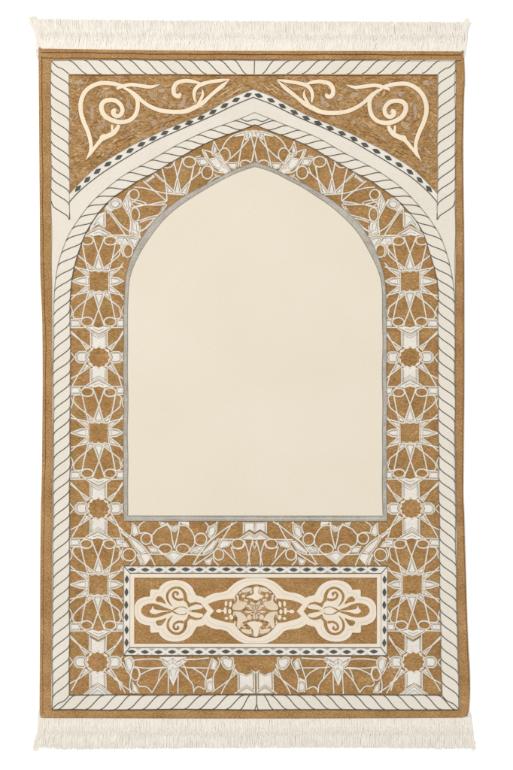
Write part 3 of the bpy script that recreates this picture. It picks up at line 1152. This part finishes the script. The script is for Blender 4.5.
for xx in (126.6, 384.2):
    for k in range(6):
        yy = 579.6 + k * 12.6
        diamond(pa, xx, yy, math.pi / 2, 4.3, 2.05, ZB1 + 0.0001)
panel = pa.build('oblong_panel', rug)
flip_up(panel)

k = tile(125, 570, 6.4125)
r = tile(195, 570, 6.4125)
CY = 610.8


def vm(pts):
    return [(x_, 2 * CY - y_) for x_, y_ in pts]


ZP, ZQ, ZR = ZB1 + 0.0002, ZB1 + 0.0004, ZB1 + 0.0006
half = catmull(k((62, 262), (64, 225), (84, 192), (118, 173), (156, 168)), 6) + \
       catmull(k((160, 165), (163, 126), (190, 122), (214, 124)), 5) + \
       catmull(k((217, 120), (228, 100), (262, 74), (320, 62), (380, 72), (425, 102), (448, 140), (458, 158)), 6) + \
       catmull(k((460, 160), (490, 166), (512, 176)), 4)
for side in (0, 1):
    A = A_car if side else None
    T = (lambda q: mir(q, A_car)) if side else (lambda q: list(q))
    pm = Sheet()
    tip = k((512, 176), (560, 215), (585, 262))
    body = half + tip[1:] + vm(half + tip[1:-1])[::-1]
    pm.fill(T(body), ZP, 'panelcream', skirt=0.0002)
    pm.line(T(body), 0.45, ZP, 'seam', False, True, h=0.00005)
    # grey contour inside the lobes
    inner = k((420, 165), (405, 128), (375, 100), (325, 86), (275, 98), (250, 120), (243, 142), (205, 146), (188, 160),
              (182, 186), (140, 190), (108, 202), (86, 226), (82, 262))
    for q in (inner, vm(inner)):
        pm.line(T(q), 0.42, ZP + 0.00008, 'palegrey')
    # brown figures
    tear = k((104, 262), (116, 232), (150, 214), (202, 214), (252, 236), (308, 259), (308, 265), (252, 286), (202, 302),
             (150, 302), (118, 288))
    pm.fill(T(catmull(tear, 4, True)), ZQ, 'brown')
    bulb = k((158, 262), (172, 246), (180, 226), (190, 248), (240, 256), (300, 261), (240, 268), (200, 279), (174, 277))
    pm.fill(T(catmull(bulb, 4, True)), ZR, 'panelcream')
    small = k((198, 186), (214, 168), (236, 172), (255, 195), (264, 217), (236, 206), (206, 200))
    for vf in (lambda q: q, vm):
        pm.fill(T(vf(catmull(small, 4, True))), ZQ, 'brown')
        pm.line(T(vf(k((304, 232), (279, 197), (274, 157), (298, 124), (335, 113), (368, 128), (386, 162), (390, 194),
                       (412, 212)))), [0.6, 2.1, 2.5, 2.5, 2.5, 2.8, 3.4, 3.4, 1.2], ZQ, 'brown', h=0.0001)
        pm.line(T(vf(k((374, 188), (345, 192), (318, 180), (310, 158), (322, 142), (340, 150), (334, 164)))),
                [2.6, 2.4, 2.3, 2.3, 2.3, 2.3, 1.6], ZQ, 'brown', h=0.0001)
        pm.line(T(vf(k((300, 262), (325, 248), (352, 236)))), [0.8, 1.4, 0.5], ZQ, 'brown', h=0.0001)
        pm.line(T(vf(k((352, 236), (385, 240), (398, 252)))), [0.5, 0.7, 0.5], ZQ, 'seam', h=0.0001)
    leaf = k((392, 204), (420, 213), (455, 204), (488, 212), (528, 262), (488, 312), (455, 320), (420, 311), (392, 320),
             (408, 285), (402, 262), (408, 240))
    pm.fill(T(leaf), ZQ, 'brown')
    petal = k((396, 254), (418, 236), (464, 219), (500, 230), (492, 246), (440, 254))
    for vf in (lambda q: q, vm):
        pm.fill(T(vf(catmull(petal, 4, True))), ZR, 'panelcream')
    pm.line(T(k((392, 262), (430, 262))), [2.4, 0.8], ZR, 'panelcream', h=0.0001)
    o = pm.build('palmette', panel)
    flip_up(o)

md = Sheet()
MC = 255.45
mh = catmull(r((62, 180), (92, 160), (130, 147), (170, 142), (203, 132)), 6) + \
     catmull(r((206, 130), (232, 104), (272, 74), (330, 52), (388, 47)), 6)
mirm = lambda q: [(2 * MC - x_, y_) for x_, y_ in q]
quad = [(r((62, 180))[0][0] - 2, CY - 8)] + mh
body = quad + mirm(quad[::-1][1:])
body = body + vm(body)[::-1]
md.fill(body, ZP + 0.00006, 'panelcream', skirt=0.0002)
ctr = r((85, 196), (130, 170), (180, 160), (218, 148), (245, 116), (285, 88), (335, 70), (388, 64))
for q in (ctr, mirm(ctr), vm(ctr), vm(mirm(ctr))):
    md.line(q, 0.42, ZP + 0.00014, 'palegrey')
# brown core with two pointed side lobes
core = ell(MC, CY, 23.6, 26.1, 0, 56)
md.fill(core, ZQ + 0.00004, 'spandrel')
lobe = r((84, 218), (110, 206), (150, 194), (200, 188), (258, 182), (258, 342), (200, 334), (150, 320), (110, 306),
         (94, 292), (122, 262))
lobe2 = catmull(lobe[:5], 4) + catmull(lobe[5:10], 4) + [lobe[10]]
md.fill(lobe2, ZQ, 'brown')
md.fill(mirm(lobe2), ZQ, 'brown')
md.line(core, 0.7, ZQ + 0.0001, 'seam', False, True)
j = tile(220, 575, 7.33)


def bit(pts, mat='buff', sym=True, sm=True):
    q = catmull(pts, 4, True) if sm else pts
    md.fill(q, ZR, mat)
    if sym:
        md.fill([(2 * MC - x_, y_) for x_, y_ in q], ZR, mat)


bit(j((262, 84), (286, 92), (280, 130), (322, 154), (300, 168), (264, 182), (230, 166), (192, 158), (244, 136),
      (244, 98)), 'panelcream', False)
bit(j((198, 352), (250, 338), (312, 354), (288, 392), (274, 445), (246, 440), (240, 396)), 'panelcream', False)
bit(j((120, 142), (140, 150), (147, 185), (202, 198), (165, 252), (98, 254), (96, 222), (126, 190)))
bit(j((98, 270), (160, 274), (204, 328), (166, 345), (142, 392), (120, 372), (126, 312)))
for cx_, cy_, rx_, ry_, ro_ in ((196, 108, 40, 15, -0.25), (194, 410, 42, 16, 0.25), (174, 152, 13, 12, 0),
                                (210, 226, 26, 9, 0.4), (214, 308, 17, 20, 0.2), (206, 268, 28, 7, 0),
                                (250, 302, 9, 20, 0), (238, 204, 20, 8, 0.5), (160, 365, 9, 14, 0.3)):
    bit(j(*ell(cx_, cy_, rx_, ry_, ro_, 14)), 'buff', True, False)
for cx_, cy_, rx_, ry_, ro_ in ((46, 210, 10, 20, 0), (80, 214, 11, 22, 0.15), (48, 318, 13, 10, 0), (84, 310, 14, 18, -.3),
                                (40, 262, 12, 26, 0), (-8, 264, 20, 13, 0), (74, 268, 12, 18, 0)):
    bit(j(*ell(cx_, cy_, rx_, ry_, ro_, 14)), 'panelcream', True, False)
md.line(j((-8, 264), (40, 264)), 1.4, ZR, 'panelcream', h=0.0001)
md.line(mirm(j((-8, 264), (40, 264))), 1.4, ZR, 'panelcream', h=0.0001)
for q in (((120, 142), (140, 150), (147, 185), (202, 198), (165, 252), (98, 254), (96, 222), (126, 190)),
          ((98, 270), (160, 274), (204, 328), (166, 345), (142, 392), (120, 372), (126, 312))):
    q = catmull(j(*q), 4, True)
    for r_ in (q, mirm(q)):
        md.line(r_, 0.4, ZR, 'streakdark', False, True, h=0.00005)
# veins and small buds around the middle
for u0, v0, u1, v1 in ((262, 262, 200, 246), (262, 262, 196, 282), (262, 262, 214, 206), (262, 262, 226, 330),
                       (262, 262, 262, 200), (262, 262, 262, 332)):
    q = j((u0, v0), ((u0 + u1) / 2 + 4, (v0 + v1) / 2 - 4), (u1, v1))
    for r_ in (q, mirm(q)):
        md.line(r_, [0.3, 0.8, 0.3], ZR + 0.00002, 'buff', h=0.00005)
        md.line([(x_ + 0.7, y_ + 0.6) for x_, y_ in r_], [0.3, 0.5, 0.2], ZR, 'streakdark', h=0.00004)
for cx_, cy_, rx_, ry_, ro_ in ((196, 182, 12, 7, .5), (228, 246, 14, 5, .2), (232, 282, 12, 6, -.3), (180, 180, 6, 9, 0),
                                (110, 175, 6, 14, .2), (108, 350, 6, 14, -.2), (176, 380, 12, 6, .4), (222, 400, 7, 12, .3),
                                (228, 122, 8, 12, .2), (150, 128, 12, 6, -.5)):
    bit(j(*ell(cx_, cy_, rx_, ry_, ro_, 12)), 'buff', True, False)
for cx_, cy_, rx_, ry_, ro_ in ((102, 236, 6, 14, .1), (102, 288, 6, 14, -.1)):
    bit(j(*ell(cx_, cy_, rx_, ry_, ro_, 12)), 'buff', True, False)
flip_up(md.build('medallion', panel))


# ------------------------------------------------------------------ fringes
def fringe(name, x0, x1, root_y, tip_y, sgn, seed):
    random.seed(seed)
    v, f, mi = [], [], []

    def strand(pts, r0, r1):
        b0 = len(v)
        n_ = len(pts)
        for i, (x_, y_, z_) in enumerate(pts):
            t = i / (n_ - 1)
            rad = r0 + (r1 - r0) * t
            a_ = pts[max(i - 1, 0)]
            c_ = pts[min(i + 1, n_ - 1)]
            dx, dy = c_[0] - a_[0], c_[1] - a_[1]
            L = math.hypot(dx, dy) or 1
            nx, ny = -dy / L, dx / L
            X, Y = U(x_, y_)
            for s_, zz in ((-1, 0.0), (-0.5, 0.2), (0.5, 0.2), (1, 0.0)):
                v.append((X + nx * rad * S * s_, Y - ny * rad * S * s_, z_ + zz * rad * S))
        for i in range(n_ - 1):
            for q in range(3):
                f.append((b0 + i * 4 + q, b0 + i * 4 + q + 1, b0 + (i + 1) * 4 + q + 1, b0 + (i + 1) * 4 + q))
                mi.append(0)

    def gapf(x_):                # places where the fringe parts
        return sum(math.copysign(g_[1] * math.exp(-abs(x_ - g_[0]) / g_[2]), x_ - g_[0]) for g_ in gaps)

    gaps = [(55, 1.6, 3), (62, .5, 3), (352, 0.8, 3), (395, 0.7, 3), (437, 1.1, 3), (428, .6, 3), (286, .4, 3)] if sgn < 0 \
        else [(257, 0.9, 3), (380, .4, 4), (150, .3, 4)]
    H = abs(tip_y(250) - root_y(250))
    layers = ((560, 0.0006, 0.85), (620, 0.0010, 0.62), (560, 0.0014, 0.5))
    for li, (cnt, zb, rad) in enumerate(layers):
        for i in range(cnt):
            x_ = x0 + (x1 - x0) * (i + random.random()) / cnt
            e0 = (x_ - x0) / (x1 - x0)
            ry = root_y(x_) - sgn * random.uniform(0.0, 0.8)
            spread = (-1 if e0 < 0.5 else 1) * max(0, abs(e0 - 0.5) - 0.46) / 0.04
            L = abs(tip_y(x_) - ry) * (1.0 - abs(random.gauss(0, 0.035)))
            if random.random() < 0.12:
                L *= random.uniform(0.86, 0.98)
            if random.random() < 0.05:
                L *= random.uniform(1.0, 1.06)
            slant = random.gauss(0.9 if sgn > 0 else 1.3, 0.7)
            drift = random.gauss(0, 0.8) + spread * (7.5 if sgn < 0 else 5.5) * (1.0 if sgn > 0 or e0 > .5 else 1.25)
            ph, am = random.uniform(0, 6.28), random.uniform(0.1, 0.42)
            pts = []
            nseg = 9
            for q in range(nseg + 1):
                t = q / nseg
                xx = x_ + gapf(x_) * t + drift * t * t + slant * math.sin(min(t * 1.5, 1) * math.pi) * 1.1 + \
                    am * math.sin(ph + t * 9)
                yy = ry + sgn * L * t
                zz = zb + 0.0016 * (1 - t) ** 2 + 0.00022 * math.sin(ph * 2 + t * 7)
                pts.append((xx, yy, max(zz, 0.0003)))
            strand(pts, rad, rad * 0.55)
    # short twisted knots close to the rug
    cnt = 300
    for i in range(cnt):
        x_ = x0 + 1 + (x1 - x0 - 2) * (i + random.random() * 0.6) / cnt
        for base, ln in ((0.2, 0.26), (0.36, 0.22)):
            if sgn < 0 and base > .3:
                base, ln = 0.30, 0.25
            ry = root_y(x_) + sgn * H * (base + random.uniform(-0.05, 0.05))
            pts = [(x_ + (t - 0.5) * 2.6, ry + sgn * H * ln * t, 0.0021 + 0.0003 * math.sin(t * 3.14)) for t in
                   (0, 0.33, 0.66, 1)]
            strand(pts, 0.34, 0.2)
    # stray wisps wrapped round the corners of the rug
    for (xc, sx) in ((x0 + 0.5, -1), (x1 - 0.5, 1)):
        for i in range(26):
            ry = root_y(xc) - sgn * random.uniform(-1, 10.5 if (sgn < 0) else 9)
            yb = ry
            ln = random.uniform(6, 13)
            bend = random.uniform(0.2, 2.8)
            pts = [(xc - sx * 1.5 + sx * bend * math.sin(t * 2.6), yb + sgn * ln * t, 0.0012 + 0.001 * random.random())
                   for t in (0, .25, .5, .75, 1)]
            strand(pts, 0.45, 0.2)
        for i in range(34):
            yb = root_y(xc) + sgn * H * random.uniform(0.55, 0.8)
            pts = [(xc + sx * t * random.uniform(1, 6.5) + sx * 1.2 * math.sin(t * 3 + i), yb + sgn * H * 0.33 * t ** 0.8, 0.001) for t in (0, .35, .7, 1)]
            strand(pts, 0.4, 0.15)
    # woven warp end the strands grow from
    b0 = len(v)
    nx_ = 120
    for i in range(nx_ + 1):
        x_ = x0 + 1.5 + (x1 - x0 - 3) * i / nx_
        for d_, z_ in ((-1.5, 0.0016), (1.2, 0.0014), (5.5, 0.0007), (H * 0.86, 0.0003)):
            v.append((*U(x_ + (0.6 * d_ * 0.02), root_y(x_) + sgn * d_), z_))
    for i in range(nx_):
        x_ = x0 + 1.5 + (x1 - x0 - 3) * (i + 0.5) / nx_
        for q in range(3):
            if q == 2 and any(abs(x_ - g_[0]) < 4.0 and g_[1] > 0.75 for g_ in gaps):
                continue
            f.append((b0 + i * 4 + q, b0 + i * 4 + q + 1, b0 + (i + 1) * 4 + q + 1, b0 + (i + 1) * 4 + q))
            mi.append(1)
    me = bpy.data.meshes.new(name)
    me.from_pydata(v, [], f)
    me.materials.append(M['fringe'])
    me.materials.append(M['warp'])
    me.polygons.foreach_set('material_index', mi)
    me.update()
    o_ = bpy.data.objects.new(name, me)
    scene.collection.objects.link(o_)
    o_.parent = rug
    flip_up(o_)
    return o_


top_root = table([(35, 48.8), (170, 50.4), (466, 51.6)])
top_tip = table([(34, 15.6), (44, 17.6), (80, 18.4), (170, 19.4), (300, 20.0), (466, 21.0)])
bot_root = table([(38, 717.6), (200, 718.3), (470, 717.6)])
bot_tip = table([(36, 747.5), (60, 750), (200, 749), (330, 748.5), (470, 749.5)])
fringe('fringe', 36.0, 464.5, top_root, top_tip, -1, 3)
fringe('fringe', 38.5, 470.5, bot_root, bot_tip, 1, 4)

# ------------------------------------------------------------------ white surface
me = bpy.data.meshes.new('ground')
R = 6.0
me.from_pydata([(-R, -R, 0), (R, -R, 0), (R, R, 0), (-R, R, 0)], [], [(0, 1, 2, 3)])
gm = bpy.data.materials.new('white_surface')
gm.use_nodes = True
gb = gm.node_tree.nodes['Principled BSDF']
gb.inputs['Base Color'].default_value = (0.93, 0.93, 0.93, 1)
gb.inputs['Roughness'].default_value = 0.9
gb.inputs['Specular IOR Level'].default_value = 0.0
me.materials.append(gm)
gnd = bpy.data.objects.new('ground', me)
scene.collection.objects.link(gnd)
gnd['kind'] = 'structure'

# ------------------------------------------------------------------ light: white studio surround and one soft lamp
w = bpy.data.worlds.new('World')
scene.world = w
w.use_nodes = True
w.node_tree.nodes['Background'].inputs['Color'].default_value = (1, 1, 1, 1)
w.node_tree.nodes['Background'].inputs['Strength'].default_value = 0.95
ld = bpy.data.lights.new('softbox', 'AREA')
ld.shape = 'RECTANGLE'
ld.size, ld.size_y = 2.4, 2.4
ld.energy = 140
ld.color = (1.0, 0.985, 0.96)
lo = bpy.data.objects.new('softbox', ld)
scene.collection.objects.link(lo)
lo.location = (-1.9, 1.7, 3.9)
lo.rotation_euler = (Vector((0, 0, 0)) - lo.location).to_track_quat('-Z', 'Y').to_euler()

# ------------------------------------------------------------------ camera straight above
cd = bpy.data.cameras.new('camera')
cam = bpy.data.objects.new('camera', cd)
scene.collection.objects.link(cam)
cam.location = (0, 0, 3.2)
cam.rotation_euler = (0, 0, 0)
cd.sensor_fit = 'VERTICAL'
cd.sensor_height = 24
cd.lens = 24 * (3.2 - 0.005) / (770 * S)
cd.clip_end = 100
scene.camera = cam
